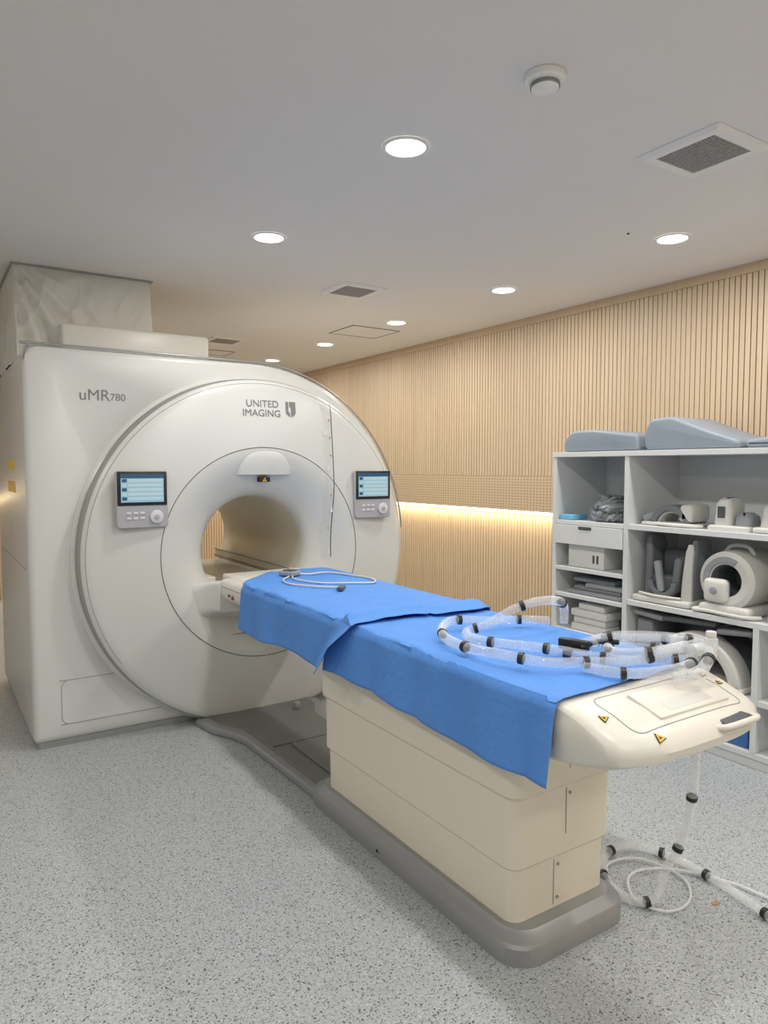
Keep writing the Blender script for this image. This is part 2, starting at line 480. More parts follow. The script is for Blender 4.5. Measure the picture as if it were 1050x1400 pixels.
for (y, x0, x1, z0, z1, r) in ((4.03, 1.20, 2.23, .60, .80, .06), (3.97, 1.25, 2.18, .62, .83, .06), (3.92, 1.31, 2.12, .655, .852, .05), (3.86, 1.36, 2.07, .68, .862, .03), (3.80, 1.385, 2.045, .69, .864, .02)):
    rings.append([(a, y, b) for a, b in rrect(x0, x1, z0, z1, r)])
loft('couch_dock', rings, M['face'], S)
box('bore_bridge', 1.44, 1.99, 3.9, 5.5, .74, .775, M['bore'], .01, S)
box('bore_guard_1', 1.975, 2.03, 4.05, 5.5, .77, .855, M['bore'], .004, S)
box('bore_guard_2', 1.40, 1.455, 4.05, 5.5, .77, .855, M['bore'], .004, S)
box('bore_rail_1', 1.970, 1.978, 4.05, 5.5, .852, .860, M['seaml'], .001, S)
box('bore_rail_2', 1.968, 1.976, 4.05, 5.5, .80, .812, M['seaml'], .001, S)
def display(cx, nm):
    y = 3.925
    box(nm+'_mount', cx-.11, cx+.11, y-.01, y+.05, 1.22, 1.45, M['panel'], .01, S)
    rings = []
    for yy, ins in ((y-.008, .004), (y-.012, 0), (y-.034, 0), (y-.040, .005)):
        rings.append([(a, yy, b) for a, b in rrect(cx-.136+ins, cx+.136-ins, 1.178+ins, 1.487-ins, .022)])
    loft(nm+'_housing', rings, M['panel'], S)
    ys = y-.040
    box(nm+'_bezel', cx-.130, cx+.130, ys-.004, ys+.004, 1.300, 1.482, M['black'], .004, S, 2)
    yy = ys-.005
    box(nm+'_screen', cx-.112, cx+.112, yy-.001, yy+.002, 1.318, 1.468, M['screen'], parent=S)
    box(nm+'_header', cx-.112, cx+.112, yy-.002, yy, 1.446, 1.468, M['screenhdr'], parent=S)
    for k in range(5):
        z = 1.434-.024*k
        box(nm+'_row_%d' % k, cx-.075, cx+.105, yy-.002, yy, z-.009, z+.008, M['screenrow'], parent=S)
        box(nm+'_icon_%d' % k, cx-.106, cx-.082, yy-.002, yy, z-.009, z+.008, M['screenrow'] if k % 2 else M['screenhdr'], parent=S)
    cyl(nm+'_knob', (cx+.072, ys-.006, 1.238), .036, .012, 'Y', M['btn'], S, 32, .003)
    cyl(nm+'_knob_center', (cx+.072, ys-.014, 1.238), .013, .008, 'Y', M['panel'], S, 24, .002)
    for i in range(3):
        for j in range(2):
            box(nm+'_button_%d%d' % (i, j), cx-.085+.035*i, cx-.060+.035*i, ys-.004, ys, 1.225+.028*j, 1.238+.028*j, M['btn'], .002, S, 1)
display(.997, 'display_left'); display(2.458, 'display_right')
text('model_lettering', 'uMR', .085, (.725, F-.001, 1.865), M['logo'], S)
text('model_number', '780', .055, (.885, F-.001, 1.868), M['logo'], S)
LR = (R(90-7.2), 0, 0)
text('maker_lettering', 'UNITED', .058, (1.610, sy(1.7, 1.862, .002), 1.862), M['logo'], S, LR)
text('maker_lettering_lower', 'IMAGING', .058, (1.585, sy(1.7, 1.806, .002), 1.806), M['logo'], S, LR)
def poly_flat(name, pts, m):
    bm = bmesh.new()
    A = [bm.verts.new((x, sy(x, z, .0035), z)) for x, z in pts]; B = [bm.verts.new((x, sy(x, z, .0), z)) for x, z in pts]
    bm.faces.new(A); bm.faces.new(B[::-1])
    for i in range(len(pts)): bm.faces.new((A[i], B[i], B[(i+1) % len(pts)], A[(i+1) % len(pts)]))
    from_bm(name, bm, m, S, smooth=False)
poly_flat('maker_mark_left', [(1.865, 1.90), (1.882, 1.90), (1.882, 1.840), (1.892, 1.832), (1.892, 1.808), (1.865, 1.83)], M['logo'])
poly_flat('maker_mark_right', [(1.900, 1.808), (1.900, 1.870), (1.890, 1.870), (1.890, 1.90), (1.930, 1.90), (1.930, 1.83)], M['logo'])
for n, (z0, z1) in enumerate(((1.495, 1.545), (1.36, 1.425))):
    box('tape_square_%d' % n, .4565, .4605, 4.55, 4.92, z0, z1, M['yellow'], parent=S)
box('top_equipment_box', .70, 1.56, 4.40, 5.3, 2.135, 2.325, M['creamtop'], .02, S)
# fabric duct cover: gathered cloth, folds fanning out from the top left corner
bm = bmesh.new(); rows = []
NR = 48; NQ = 320
for k in range(NR+1):
    t = k/NR; z = 2.10+t*(CH-.005-2.10)
    base = rrect(.475, 1.235+.02*(1-t), 4.52, 5.45, .02, 3)
    cl = base+[base[0]]
    L = [0]
    for p0, p1 in zip(cl, cl[1:]): L.append(L[-1]+math.hypot(p1[0]-p0[0], p1[1]-p0[1]))
    row = []
    for q in range(NQ):
        s = L[-1]*q/NQ; j = max(i for i in range(len(L)) if L[i] <= s+1e-9); j = min(j, len(cl)-2)
        f = (s-L[j])/max(1e-6, L[j+1]-L[j])
        x = cl[j][0]+(cl[j+1][0]-cl[j][0])*f; y = cl[j][1]+(cl[j+1][1]-cl[j][1])*f
        fall = max(0, 1-t)
        am = min(1, fall*6)
        pv = Vector((x*5-z*2.5, y*4, z*2.2+x*1.5))
        crease = max(0, 1-abs(noise.noise(pv))*2)**3*.034+max(0, 1-abs(noise.noise(pv*2.3+Vector((4, 1, 2))))*2)**3*.014
        nx, ny_ = (0, -1) if y < 4.53 else ((-1, 0) if x < .5 else ((1, 0) if x > 1.2 else (0, 1)))
        billow = 0
        if ny_ == -1:
            ang = math.atan2(x-.44, CH+.05-z)      # fan angle from the top-left corner
            env = math.exp(-(max(0, x-.50)/.30)**2)
            billow = env*fall**.6*(.05+.040*math.sin(ang*24+.7))
        sc = .5 if nx == -1 else (.4 if nx == 1 else 1.0)
        g = crease*(1.0 if x < .9 else .35)
        row.append(bm.verts.new((x+nx*(g)*am*sc, y+ny_*(g+billow)*am, z)))
    rows.append(row)
for a, b in zip(rows, rows[1:]):
    for q in range(NQ): bm.faces.new((a[q], a[(q+1) % NQ], b[(q+1) % NQ], b[q]))
from_bm('fabric_duct', bm, M['fabric'], S, angle=60)
box('duct_ceiling_trim', .465, 1.245, 4.505, 5.46, CH-.010, CH-.001, M['seaml'], parent=S)

# ------------------------------------------------------------------ patient table
T = empty('patient_table')
TC = 1.71
def zl(name, secs, m, parent, n=6, angle=30):
    rings = [[(a, b, s[0]) for a, b in rrect(s[1], s[2], s[3], s[4], s[5], n)] for s in secs]
    return loft(name, rings, m, parent, angle=angle)
zl('base_plinth', [(0, 1.425, 1.955, 1.46, 2.83, .10), (.055, 1.425, 1.955, 1.46, 2.83, .10), (.066, 1.430, 1.950, 1.465, 2.825, .10), (.080, 1.455, 1.930, 1.49, 2.80, .09), (.088, 1.465, 1.92, 1.50, 2.79, .08)], M['basegray'], T, 10)
zl('pedestal', [(.085, 1.485, 1.915, 1.545, 2.735, .045), (.255, 1.483, 1.917, 1.543, 2.737, .045), (.268, 1.472, 1.928, 1.532, 2.747, .045), (.485, 1.472, 1.928, 1.532, 2.747, .045), (.502, 1.458, 1.942, 1.518, 2.757, .045), (.655, 1.456, 1.944, 1.516, 2.759, .045), (.70, 1.44, 1.96, 1.50, 2.77, .04), (.775, 1.42, 1.98, 1.46, 2.79, .04)], M['cream'], T, 6, 18)
tube('pedestal_seam', [(1.70, 1.5165, .65), (1.70, 1.5165, .51)], .0012, M['seaml'], T, .05, 6)
tube('pedestal_seam_lower', [(1.70, 1.5305, .48), (1.70, 1.5305, .28)], .0012, M['seaml'], T, .05, 6)
tube('pedestal_seam_base', [(1.66, 1.5425, .25), (1.66, 1.5425, .10)], .0012, M['seaml'], T, .05, 6)
for n, (xx, zz) in enumerate(((1.665, .23), (1.665, .12), (1.705, .46))):
    cyl('pedestal_screw_%d' % n, (xx+.012, 1.541 if zz < .3 else 1.530, zz), .005, .004, 'Y', M['seaml'], T, 12)
cyl('plinth_bolt', (1.424, 2.22, .035), .012, .006, 'X', M['silver'], T, 20, .001)
cyl('plinth_bolt_inner', (1.421, 2.22, .035), .006, .005, 'X', M['black'], T, 16)
poly = [(1.30, 3.98), (1.33, 3.80), (1.40, 3.66), (1.425, 3.55), (1.445, 2.79), (1.94, 2.79), (1.965, 3.55), (1.98, 3.66), (2.05, 3.80), (2.08, 3.98)]
prism('docking_plate_rim', poly, 'Z', .0, .045, M['basegray'], .012, T)
poly = [(1.37, 3.97), (1.39, 3.84), (1.46, 3.70), (1.475, 3.55), (1.485, 2.79), (1.90, 2.79), (1.915, 3.55), (1.93, 3.70), (2.0, 3.84), (2.01, 3.97)]
prism('docking_plate', poly, 'Z', .03, .055, M['plate'], .006, T)
box('docking_groove', 1.49, 1.90, 3.32, 3.335, .054, .057, M['seam'], parent=T)
box('docking_track', 1.58, 1.82, 2.80, 3.30, .054, .068, M['plate'], .006, T)
cyl('docking_pin', (1.86, 3.80, .075), .02, .04, 'Z', M['basegray'], T, 20, .004)
X0, X1 = 1.395, 2.035
rings = []
for y in (1.32, 3.80):
    rings.append([(a, y, b) for a, b in [(X0, .865), (X0+.012, .878), (X0+.03, .880), (X1-.03, .880), (X1-.012, .878), (X1, .865), (X1, .80), (X1-.01, .775), (X1-.035, .755), (X1-.07, .735), (X0+.07, .735), (X0+.035, .755), (X0+.01, .775), (X0, .80)]])
loft('couch_beam', rings, M['creamtop'], T, angle=50)
box('couch_cradle', 1.47, 1.96, 3.70, 3.98, .835, .882, M['creamtop'], .01, T)
box('couch_side_line', X0-.001, X0+.003, 1.34, 3.79, .838, .842, M['seaml'], parent=T)
cyl('couch_button_red', (X0-.003, 3.62, .80), .011, .01, 'X', M['red'], T, 20, .002)
cyl('couch_button_black', (X0-.003, 3.67, .805), .008, .01, 'X', M['seam'], T, 20, .002)
# foot end
def foot_profile(k):
    d = .06*k**3.5
    return [(1.34, .880), (1.30, .880), (1.25+d*.4, .877), (1.17+d*.8, .860), (1.09+d, .832), (1.062+d, .814), (1.050+d, .790), (1.056+d, .766), (1.09+d, .748), (1.20+d*.5, .726), (1.34, .708), (1.52, .700)] + [(1.52, .80)]
FC = TC+.005
def foot_sec(k):
    e = 1-max(0, (k-.93)/.07)**2*.16
    return [(1.38+(y-1.38)*(.5+.5*e), .80+(z-.80)*e) for y, z in foot_profile(k)]
def fz(x, y):
    pr = foot_sec(min(.999, abs(x-FC)/.322))[:6]
    for (ya, za), (yb, zb) in zip(pr, pr[1:]):
        if yb <= y <= ya: return za+(zb-za)*(ya-y)/max(1e-6, ya-yb)
    return pr[0][1] if y > pr[0][0] else pr[-1][1]
rings = []
NF = 24
for i in range(NF+1):
    th = -90+180*i/NF
    u = math.sin(R(th))
    rings.append([(FC+.322*u, y, z) for y, z in foot_sec(abs(u))])
loft('foot_end', rings, M['creamtop'], T, angle=40)
SA = 17
sl = rot_about((TC, 1.17, .860), R(SA), 'X')
pn_pts = rrect(TC-.225, TC+.245, 1.105, 1.262, .03, 4)
dense = []
for (a, b), (c, d) in zip(pn_pts, pn_pts[1:]+pn_pts[:1]):
    n = max(1, int(math.hypot(c-a, d-b)/.02))
    for q in range(n): dense.append((a+(c-a)*q/n, b+(d-b)*q/n))
dense.append(dense[0])
tube('foot_panel_seam', [(a, b, fz(a, b)+.0002) for a, b in dense], .0016, M['seaml'], T, .008, 6)
box('foot_panel', TC-.11, TC+.20, 1.120, 1.235, .850, .8650, M['creamtop'], .004, T, 4, sl)
box('foot_panel_recess', TC-.05, TC+.14, 1.135, 1.180, .860, .8658, M['coil'], .001, T, 3, sl)
box('foot_handle_slot', TC+.07, TC+.20, 1.048, 1.10, .798, .822, M['dark'], .010, T, 3)
tube('foot_handle_bar', [(TC+.05, 1.075, .806), (TC+.06, 1.046, .812), (TC+.13, 1.038, .815), (TC+.21, 1.046, .812), (TC+.22, 1.075, .806)], .009, M['creamtop'], T, .01, 12)
tube('foot_seam', [(1.393, 1.30, .878), (1.390, 1.30, .75)], .0016, M['seaml'], T, .02, 6)
def slope_tri(nm, x, y, s, zr=0):
    e = .012
    gx = (fz(x+e, y)-fz(x-e, y))/(2*e); gy = (fz(x, y+e)-fz(x, y-e))/(2*e)
    n = Vector((-gx, -gy, 1)).normalized()
    q = Vector((0, 0, 1)).rotation_difference(n).to_matrix().to_4x4()
    tri(nm, Vector((x, y, fz(x, y)))+n*.002, s, q @ Matrix.Rotation(R(zr), 4, 'Z'), T)
slope_tri('warning_a', 1.450, 1.185, .017, 25)
slope_tri('warning_b', 1.535, 1.080, .019, 10)
slope_tri('warning_c', 1.965, 1.245, .014)
slope_tri('warning_d', 1.975, 1.195, .014)

# ------------------------------------------------------------------ drapes
def drape(name, yA, yB, drop, lift, ny, seed, rightdrop=.16, ridge=None):
    W = X1-X0+.02
    xl = X0-.010
    bm = bmesh.new(); rows = []
    NA = 100
    for j in range(ny+1):
        t = j/ny; row = []
        for i in range(NA+1):
            q = i/NA
            yc = yA(0)+(yB(0)-yA(0))*t
            DL = drop(yc)
            a = -DL+(DL+W+rightdrop)*q
            y = yA(a)+(yB(a)-yA(a))*t
            if a < 0:
                d = -a
                rip = (math.sin(y*17+seed)*.009+math.sin(y*7.3+seed*2)*.014+noise.noise(Vector((y*6, seed, 1)))*.02)
                ou = d/.23
                x = xl-.004-abs(rip)*ou-.015*ou; z = .888-d
                if d < .02: x = xl+(0.02-d)*.35-.004*ou; z = .888-d*.7
            elif a > W:
                d = a-W; x = xl+W+.004+.02*d/.2+abs(math.sin(y*13+seed))*.02*d/.2; z = .888-d
            else:
                x = xl+a; e = min(a, W-a)
                z = .888-(.008*(1-e/.03)**2 if e < .03 else 0)
                z += max(-.002, noise.noise(Vector((x*4, y*3, seed)))*.008+noise.noise(Vector((x*11, y*9, seed+5)))*.005+abs(noise.noise(Vector((x*3+y*5, y*2-x*4, seed+9))))*-.008+.003)
                z += .005*math.exp(-((y-(1.7+.25*a))/.012)**2)+.004*math.exp(-((a-.33-.03*math.sin(y*3))/.010)**2)
            z += lift
            if ridge: 
                dx, dz = ridge(a, y, t); x += dx; z += dz
            row.append(bm.verts.new((x, y, z)))
        rows.append(row)
    for a, b in zip(rows, rows[1:]):
        for i in range(NA): bm.faces.new((a[i], a[i+1], b[i+1], b[i]))
    ob = from_bm(name, bm, M['blue'], angle=80)
    so = ob.modifiers.new('thick', 'SOLIDIFY'); so.thickness = .0015; so.offset = 1
    return ob
def dropB(y): return .228+.010*math.sin(y*5)-.02*max(0, y-1.6)
def dropA(y): return .22+.012*math.sin(y*6+1)
def yAB(a): return 1.285+.03*max(0, min(a, .6))
def yBB(a): return 2.52
drape('blue_drape', yAB, yBB, dropB, 0, 150, 1.3)
def yAA(a):
    if a < 0: return 2.30+(-a)*.8
    return 2.30+.03*math.sin(a*9)
def yBA(a):
    if a < 0: return 3.46
    return 3.46+min(.3, a*1.1)
def ridgeA(a, y, t):
    near = max(0, 1-(t/.14))
    k = near**1.2*math.sin(min(1, near*1.0)*math.pi*.5)
    if a < 0: return (-.06*k*min(1, -a/.1)-.012*near, .012*near)
    return (-.03*k*max(0, 1-a/.1), .007+.034*math.exp(-((t-.06)/.035)**2)*(1-.35*min(1, a/.6)))
drape('blue_drape.001', yAA, yBA, dropA, .006, 130, 5.1, ridge=ridgeA)

# ------------------------------------------------------------------ corrugated hose
HR = .0165
def hose(name, paths, clamp_step=.22):
    bm = bmesh.new()
    for pts in paths:
        c = catmull(pts, .0035)
        sweep(bm, c, lambda i: HR if (i % 2) else HR*.84, 14, 0)
        k = int(clamp_step/.0035*.5)
        while k < len(c)-10:
            sweep(bm, c[k:k+5], HR*1.12, 14, 1)
            k += int(clamp_step/.0035*random.uniform(.8, 1.15))
    ob = from_bm(name, bm, [M['hose'], M['black']], angle=70)
    return ob
zt = .920
main = [(1.97, 1.80, .93), (1.965, 1.795, .985), (1.90, 1.76, 1.025), (1.80, 1.76, 1.035), (1.72, 1.80, 1.01), (1.66, 1.86, .955), (1.60, 1.90, .93), (1.555, 1.85, .925), (1.56, 1.76, .925), (1.62, 1.66, .925), (1.67, 1.56, .925), (1.72, 1.46, zt), (1.78, 1.36, zt), (1.86, 1.27, .93), (1.93, 1.21, .94)]
loop2 = [(1.96, 1.86, .93), (1.90, 1.95, .925), (1.80, 1.99, .925), (1.67, 2.06, .93), (1.57, 2.01, .925), (1.48, 1.88, .925), (1.455, 1.73, .925), (1.475, 1.60, .93), (1.54, 1.47, .925), (1.64, 1.405, .925), (1.75, 1.33, .93), (1.87, 1.27, .96), (1.94, 1.25, .97)]
loop3 = [(1.78, 1.50, .935), (1.85, 1.54, .94), (1.93, 1.51, .94), (1.985, 1.40, .95), (1.99, 1.28, .96), (1.93, 1.20, .955), (1.84, 1.17, .925), (1.77, 1.21, .905)]
loop5 = [(1.62, 1.40, .915), (1.66, 1.30, .915), (1.76, 1.24, .918), (1.86, 1.22, .925), (1.96, 1.28, .925), (1.97, 1.40, .92), (1.90, 1.47, .92), (1.80, 1.46, .935), (1.74, 1.38, .945), (1.80, 1.30, .955), (1.92, 1.27, .965)]
loop4 = [(1.76, 1.56, .925), (1.83, 1.47, .965), (1.90, 1.38, .975), (1.95, 1.30, .975), (2.02, 1.27, .95), (2.085, 1.30, .90), (2.10, 1.33, .80), (2.115, 1.35, .62), (2.125, 1.365, .42), (2.15, 1.42, .22), (2.12, 1.46, .10), (2.06, 1.45, .035), (2.005, 1.48, .022), (1.995, 1.57, .022), (2.06, 1.68, .022), (2.18, 1.745, .022), (2.29, 1.72, .022), (2.35, 1.60, .022), (2.345, 1.40, .022), (2.30, 1.18, .022), (2.28, .95, .022), (2.36, .70, .022)]
hz = hose('corrugated_breathing_hose', [main, loop2, loop3, loop5, loop4])
tube('drain_line', [(2.02, 1.60, .012), (2.12, 1.70, .012), (2.25, 1.66, .012), (2.28, 1.50, .012), (2.18, 1.40, .012), (2.06, 1.40, .012), (2.02, 1.50, .012), (2.12, 1.60, .02), (2.28, 1.56, .012), (2.40, 1.36, .012), (2.42, 1.10, .012)], .005, M['clear'], hz)
cyl('elbow', (1.97, 1.22, .965), .020, .055, 'Z', M['clear'], hz, 24, .003)
cyl('cap', (1.97, 1.22, 1.000), .015, .025, 'Z', M['coil'], hz, 24, .003)
cyl('port', (1.93, 1.235, .96), .019, .07, 'X', M['clear'], hz, 24, .003)
box('clip', 1.67, 1.75, 1.53, 1.555, .905, .93, M['black'], .005, hz, 2, rot_about((1.71, 1.54, .91), R(35), 'Z'))
box('clip_arm', 1.735, 1.76, 1.50, 1.60, .915, .95, M['black'], .005, hz, 2, rot_about((1.74, 1.55, .91), R(20), 'Z'))
tube('clip_wire', [(1.74, 1.52, .93), (1.80, 1.50, .945), (1.84, 1.44, .95)], .008, M['black'], hz)

# sensor + cable on table head
p = empty('sensor_cable')
CZ = .913
box('sensor_box', 1.66, 1.74, 3.50, 3.60, .908, .933, M['coilg'], .006, p, 3, rot_about((1.7, 3.55, .91), R(25), 'Z'))
box('sensor_box_top', 1.675, 1.725, 3.52, 3.58, .933, .939, M['dark'], .002, p, 2, rot_about((1.7, 3.55, .91), R(25), 'Z'))
tube('cable_loop', [(1.68, 3.48, CZ), (1.65, 3.38, CZ), (1.70, 3.20, CZ), (1.83, 3.11, CZ), (1.94, 3.06, CZ), (2.00, 3.18, CZ), (1.97, 3.34, CZ), (1.91, 3.50, CZ), (1.80, 3.50, CZ), (1.74, 3.52, .917)], .005, M['coil'], p)
tube('cable_lead', [(1.66, 3.48, CZ), (1.58, 3.38, CZ), (1.56, 3.24, CZ), (1.64, 3.10, CZ), (1.72, 3.02, CZ)], .0045, M['coil'], p)
box('plug', 1.70, 1.73, 2.95, 3.04, .906, .924, M['dark'], .004, p, 2, rot_about((1.72, 3.0, .9), R(-40), 'Z'))

# ------------------------------------------------------------------ storage shelf
H = empty('storage_shelf')
SX0, SX1 = 3.43, 3.925; SY0, SY1 = .95, 3.245; SH = 1.60; t = .03
def pn(n, *a): return box(n, *a, M['shelf'], .0015, H, 1)
pn('side_far', SX0, SX1, SY1-t, SY1, 0, SH-t)
pn('side_near', SX0, SX1, SY0, SY0+t, 0, SH-t)
pn('top', SX0-.005, SX1, SY0-.005, SY1+.005, SH-t, SH)
pn('back', SX1-.012, SX1, SY0, SY1, 0.05, SH-t)
D1 = 2.66
pn('divider_1', SX0+.0005, SX1-.012, D1, D1+t, .081, SH-t-.001)
pn('divider_2', SX0+.0005, SX1-.013, 1.875, 1.875+t, .081, .704)
pn('plinth', SX0+.01, SX0+.03, SY0+t, SY1-t, 0, .05)
pn('bottom', SX0+.002, SX1-.012, SY0+t, SY1-t, .05, .08)
pn('board_right_1', SX0+.002, SX1-.012, SY0+t, D1-.0005, 1.145, 1.175)
pn('board_right_2', SX0+.002, SX1-.012, SY0+t, D1-.0005, .705, .735)
pn('board_right_3', SX0+.002, SX1-.014, 1.9055, D1-.0005, .32, .35)
pn('board_right_4', SX0+.002, SX1-.014, SY0+t, 1.8745, .32, .35)
for n, z in enumerate((1.145, .85, .68, .45, .25)):
    pn('board_left_%d' % n, SX0+.002, SX1-.012, D1+t+.0005, SY1-t-.0005, z, z+.025)
pn('drawer_front', SX0-.008, SX0+.012, D1+t+.004, SY1-t-.004, 1.022, 1.142)
pn('drawer_bottom', SX0+.012, SX1-.03, D1+t+.01, SY1-t-.01, 1.022, 1.035)
box('drawer_pull', SX0-.012, SX0-.007, 2.92, 3.02, 1.118, 1.138, M['seam'], .004, H, 2)

def cushion(name, x0, x1, prof, m=None):
    return prism(name, prof, 'X', x0, x1, m or M['cush'], .02, None, 4, 50)
def smooth_poly(pts, n=6):
    out = []; N = len(pts)
    for i in range(N):
        p0, p1, p2 = Vector(pts[i-1]), Vector(pts[i]), Vector(pts[(i+1) % N])
        a = p1.lerp(p0, min(.4, .03/(p1-p0).length)); b = p1.lerp(p2, min(.4, .03/(p2-p1).length))
        for k in range(n+1):
            s = k/n; out.append(tuple(a.lerp(p1, s).lerp(p1.lerp(b, s), s)))
    return out
cushion('foam_positioning_cushion', 3.46, 3.80, smooth_poly([(2.62, 1.602), (3.19, 1.602), (3.19, 1.68), (3.12, 1.735), (2.95, 1.735), (2.63, 1.695)]))
cushion('foam_positioning_cushion.001', 3.46, 3.84, smooth_poly([(2.02, 1.602), (2.58, 1.602), (2.59, 1.70), (2.55, 1.775), (2.42, 1.785), (2.20, 1.70), (2.02, 1.64)]))
cushion('foam_positioning_cushion.002', 3.46, 3.86, smooth_poly([(1.35, 1.602), (1.99, 1.602), (1.99, 1.645), (1.8, 1.66), (1.36, 1.66)]))

box('white_carton_box', 3.47, 3.72, 2.86, 3.14, .876, 1.015, M['box'], .003)
c0 = bpy.data.objects['white_carton_box']
box('label', 3.4685, 3.4705, 2.90, 2.915, .91, .96, M['seam'], parent=c0)
box('label_2', 3.4685, 3.4705, 2.93, 2.945, .91, .96, M['seam'], parent=c0)
def stack(name, items, m):
    p = empty(name)
    for i, a in enumerate(items): box('item_%d' % i, *a[:6], a[6] if len(a) > 6 else m, .006, p, 2)
    return p
stack('pad_stack', [(3.46, 3.75, 2.72, 3.14, .706, .730, M['coilg']), (3.48, 3.75, 2.74, 3.10, .731, .756, M['pad']), (3.47, 3.74, 2.71, 3.0, .757, .780, M['coilg']), (3.50, 3.74, 2.80, 3.12, .781, .805, M['cush'])], M['pad'])
stack('small_carton_stack', [(3.46, 3.60, 2.83, 3.10, .476, .52), (3.47, 3.60, 2.84, 3.09, .522, .565), (3.455, 3.60, 2.82, 3.10, .567, .61), (3.47, 3.6, 2.85, 3.05, .612, .65)], M['box'])
stack('blue_storage_bin', [(3.46, 3.80, 2.10, 2.34, .081, .18), (3.45, 3.82, 2.09, 2.35, .18, .195)], M['bluebin'])
stack('blue_storage_bin.001', [(3.46, 3.80, 1.93, 2.08, .081, .22)], M['bluebin'])
stack('gray_foam_block', [(3.46, 3.80, 2.38, 2.62, .081, .26)], M['cush'])
box('light_blue_pack', 3.45, 3.60, 3.10, 3.20, 1.171, 1.205, M['ltblue'], .006)
bm = bmesh.new()
levels = ((7, .115, .0), (6, .09, .030), (5, .065, .060), (4, .045, .088), (2, .02, .112))
i = 0
for cnt, spread, zoff in levels:
    for q in range(cnt):
        i += 1
        r = bmesh.ops.create_icosphere(bm, subdivisions=3, radius=1)
        cx = 3.58+random.uniform(-1, 1)*spread*.7; cy = 2.90+(-1+2*(q+.5)/cnt)*spread+random.uniform(-.01, .01)
        sx, sy_, sz = random.uniform(.05, .08), random.uniform(.045, .07), random.uniform(.018, .024)
        cz = 1.171+sz+zoff
        rot = Matrix.Rotation(random.uniform(-.45, .45), 4, 'X') @ Matrix.Rotation(random.uniform(0, 3), 4, 'Z')
        for v in r['verts']:
            c3 = v.co.copy()
            w = rot @ Vector((math.copysign(abs(c3.x)**.6, c3.x)*sx, math.copysign(abs(c3.y)**.6, c3.y)*sy_, c3.z*sz*1.2))
            w += Vector((1, 1, 1))*noise.noise(c3*2.2+Vector((i, 0, 0)))*.016
            v.co = Vector((cx+w.x, cy+w.y, max(1.172, cz+w.z)))
        for v in r['verts']:
            for f in v.link_faces: f.material_index = i % 3
from_bm('folded_strap_bundle', bm, [M['coilg'], M['cush'], M['pad']], angle=180)

def arch(name, cx0, cx1, cy, cz, ro, ri, a0, a1, m, parent, n=28, bev=.006, sy_=1.0, sz_=1.0):
    poly = [(cy+sy_*ro*math.cos(R(a0+(a1-a0)*i/n)), cz+sz_*ro*math.sin(R(a0+(a1-a0)*i/n))) for i in range(n+1)]
    poly += [(cy+sy_*ri*math.cos(R(a1-(a1-a0)*i/n)), cz+sz_*ri*math.sin(R(a1-(a1-a0)*i/n))) for i in range(n+1)]
    return prism(name, poly, 'X', cx0, cx1, m, bev, parent, 3, 40)
p = empty('flex_coil')
box('base', 3.47, 3.72, 2.30, 2.60, 1.176, 1.196, M['coil'], .009, p)
arch('shell', 3.50, 3.68, 2.44, 1.175, .125, .090, 12, 168, M['coild'], p, sz_=.95)
arch('shell_inner', 3.52, 3.70, 2.44, 1.175, .092, .080, 12, 168, M['coil'], p, sz_=.95)
box('block', 3.50, 3.68, 2.30, 2.38, 1.20, 1.30, M['coil'], .022, p)
box('wing', 3.52, 3.66, 2.54, 2.63, 1.20, 1.245, M['coilg'], .014, p, 3, rot_about((3.6, 2.58, 1.22), R(-20), 'X'))
tube('cable', [(3.47, 2.50, 1.19), (3.455, 2.40, 1.187), (3.46, 2.32, 1.187), (3.48, 2.27, 1.187), (3.52, 2.24, 1.187)], .009, M['coil'], p)
p = empty('wrist_coil')
loft('base', [[(a, b, z) for a, b in rrect(3.47+i, 3.70-i, 1.97+i, 2.20-i, .03)] for z, i in ((1.176, 0), (1.195, 0), (1.202, .008))], M['coil'], p)
loft('tower', [[(a, b, z) for a, b in rrect(3.50+i, 3.66-i, 2.08+i, 2.18-i, .03)] for z, i in ((1.200, 0), (1.31, .004), (1.335, .016), (1.345, .035))], M['coil'], p)
loft('low_shell', [[(a, b, z) for a, b in rrect(3.51+i, 3.64-i, 1.98+i, 2.075-i, .03)] for z, i in ((1.200, 0), (1.25, .006), (1.27, .025))], M['coilg'], p)
box('slot', 3.494, 3.502, 2.11, 2.15, 1.24, 1.30, M['dark'], .003, p, 1)
p = empty('ankle_coil')
box('base', 3.47, 3.72, 1.62, 1.95, 1.176, 1.205, M['coil'], .012, p)
loft('boot', [[(a, b, z) for a, b in rrect(3.50+i, 3.66-i, 1.66+i, 1.94-i, .04)] for z, i in ((1.205, 0), (1.30, .01), (1.34, .04), (1.35, .06))], M['coil'], p)
box('insert', 3.495, 3.503, 1.72, 1.86, 1.22, 1.30, M['coilg'], .002, p, 1)
# foot / ankle coil with uprights
p = empty('foot_ankle_coil')
box('base', 3.45, 3.80, 2.27, 2.64, .737, .772, M['coil'], .014, p)
def upright(nm, yc, lean, m, hgt, xc=3.62, dd=.09, ww=.032):
    rr = []
    for k in range(9):
        s = k/8; z = .772+hgt*s
        w = ww*(1-.35*s); d = dd*(1-.15*s)
        if k == 8: w *= .6; d *= .85
        off = lean*s*s
        rr.append([(a, b, z) for a, b in rrect(xc-d, xc+d, yc+off-w, yc+off+w, min(w, d)*.8)])
    loft(nm, rr, m, p, angle=50)
upright('upright_far', 2.590, .012, M['coild'], .34)
upright('upright_near', 2.33, -.02, M['coilg'], .33)
upright('edge_near', 2.325, -.02, M['coil'], .31, 3.515, .014, .034)
box('dark_cradle', 3.50, 3.62, 2.40, 2.56, .775, .90, M['dark'], .025, p, 3)
box('dark_back', 3.62, 3.68, 2.39, 2.56, .775, 1.04, M['dark'], .025, p, 3)
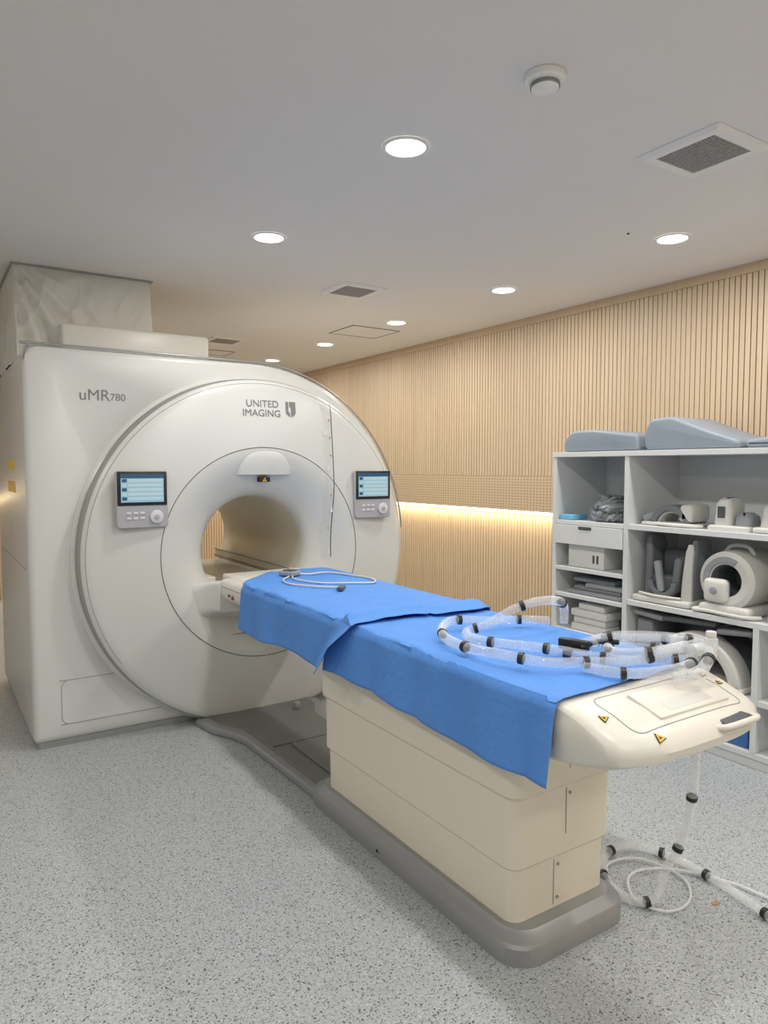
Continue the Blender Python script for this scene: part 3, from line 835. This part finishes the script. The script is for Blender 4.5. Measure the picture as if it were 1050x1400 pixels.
box('side_wing', 3.50, 3.60, 2.385, 2.43, .80, 1.00, M['coild'], .018, p, 3, rot_about((3.55, 2.4, .80), R(8), 'X'))
arch('sole', 3.48, 3.60, 2.465, .86, .09, .06, 180, 360, M['coild'], p)
box('paddle', 3.475, 3.515, 2.45, 2.49, .80, .98, M['coilg'], .015, p, 3, rot_about((3.5, 2.47, .8), R(-10), 'X'))
tube('strap_cable', [(3.47, 2.60, .785), (3.452, 2.50, .782), (3.456, 2.42, .782), (3.47, 2.33, .782)], .008, M['coil'], p)
# head coil
p = empty('head_coil')
lathe('shell', [(.085, 3.475), (.125, 3.47), (.150, 3.485), (.155, 3.52), (.155, 3.74), (.145, 3.76), (.09, 3.76), (.085, 3.475)], 2.08, .918, M['coil'], p, 56, axis='X')
lathe('liner', [(.0845, 3.478), (.078, 3.5), (.078, 3.70), (0.001, 3.71)], 2.08, .918, M['coild'], p, 40, axis='X')
arch('gray_band', 3.464, 3.474, 2.08, .918, .124, .092, -10, 120, M['coilg'], p)
box('front_latch', 3.44, 3.50, 2.06, 2.19, .80, .925, M['coil'], .025, p)
cyl('latch_knob', (3.438, 2.125, .865), .020, .01, 'X', M['coilg'], p, 24, .002)
box('base', 3.45, 3.78, 1.94, 2.22, .737, .79, M['coil'], .02, p)
tube('handle', [(3.6, 2.16, 1.045), (3.6, 2.13, 1.085), (3.6, 2.08, 1.095), (3.6, 2.03, 1.085), (3.6, 2.00, 1.045)], .012, M['coil'], p)
tube('cable', [(3.47, 2.20, .76), (3.44, 2.24, .750), (3.442, 2.16, .752), (3.438, 2.05, .750), (3.44, 1.95, .750), (3.50, 1.90, .75)], .010, M['coil'], p)
p = empty('breast_coil')
box('base', 3.46, 3.78, 1.35, 1.86, .737, .80, M['coil'], .025, p)
arch('shell', 3.50, 3.76, 1.60, .80, .20, .13, 0, 180, M['coil'], p)
# body coil, low compartment
p = empty('body_coil')
arch('frame', 3.44, 3.56, 2.23, .355, .265, .195, 5, 175, M['coil'], p, sz_=1.0, bev=.015)
arch('inner_shell', 3.56, 3.80, 2.23, .355, .235, .18, 0, 180, M['coild'], p, sz_=1.0)
box('window', 3.432, 3.442, 2.13, 2.33, .562, .60, M['coilg'], .003, p, 2)
box('handle_slot', 3.428, 3.440, 2.20, 2.27, .572, .59, M['dark'], .003, p, 2)
box('base', 3.44, 3.80, 1.95, 2.50, .352, .38, M['coil'], .01, p)
p = empty('flexible_pad_coil')
for i, (y0, y1, z, a) in enumerate(((2.44, 2.64, .645, 4), (2.12, 2.44, .655, -4), (1.92, 2.12, .640, -6))):
    box('pad_%d' % i, 3.46, 3.74, y0, y1, z, z+.03, M['pad' if i != 1 else 'dark'], .014, p, 3, rot_about((3.6, (y0+y1)/2, z), R(a), 'X'))
box('pad_lower', 3.50, 3.78, 2.53, 2.64, .352, .63, M['pad'], .02, p)

box('paper_scrap', 2.235, 2.265, 1.34, 1.355, .0005, .003, M['scrap'])

# ------------------------------------------------------------------ camera / view
cam = bpy.data.cameras.new('camera'); co = bpy.data.objects.new('camera', cam); C.collection.objects.link(co)
cam.sensor_fit = 'HORIZONTAL'; cam.sensor_width = 36; cam.lens = 970/1050*36
cam.clip_start = .05
co.location = (0, 0, 1.5)
co.rotation_euler = (R(90-3.54), 0, R(-33.2))
scene.camera = co
w = bpy.data.worlds.new('world'); scene.world = w; w.use_nodes = True
w.node_tree.nodes['Background'].inputs[0].default_value = (.9, .92, 1, 1)
w.node_tree.nodes['Background'].inputs[1].default_value = .2
scene.view_settings.view_transform = 'Standard'
scene.view_settings.exposure = -0.42
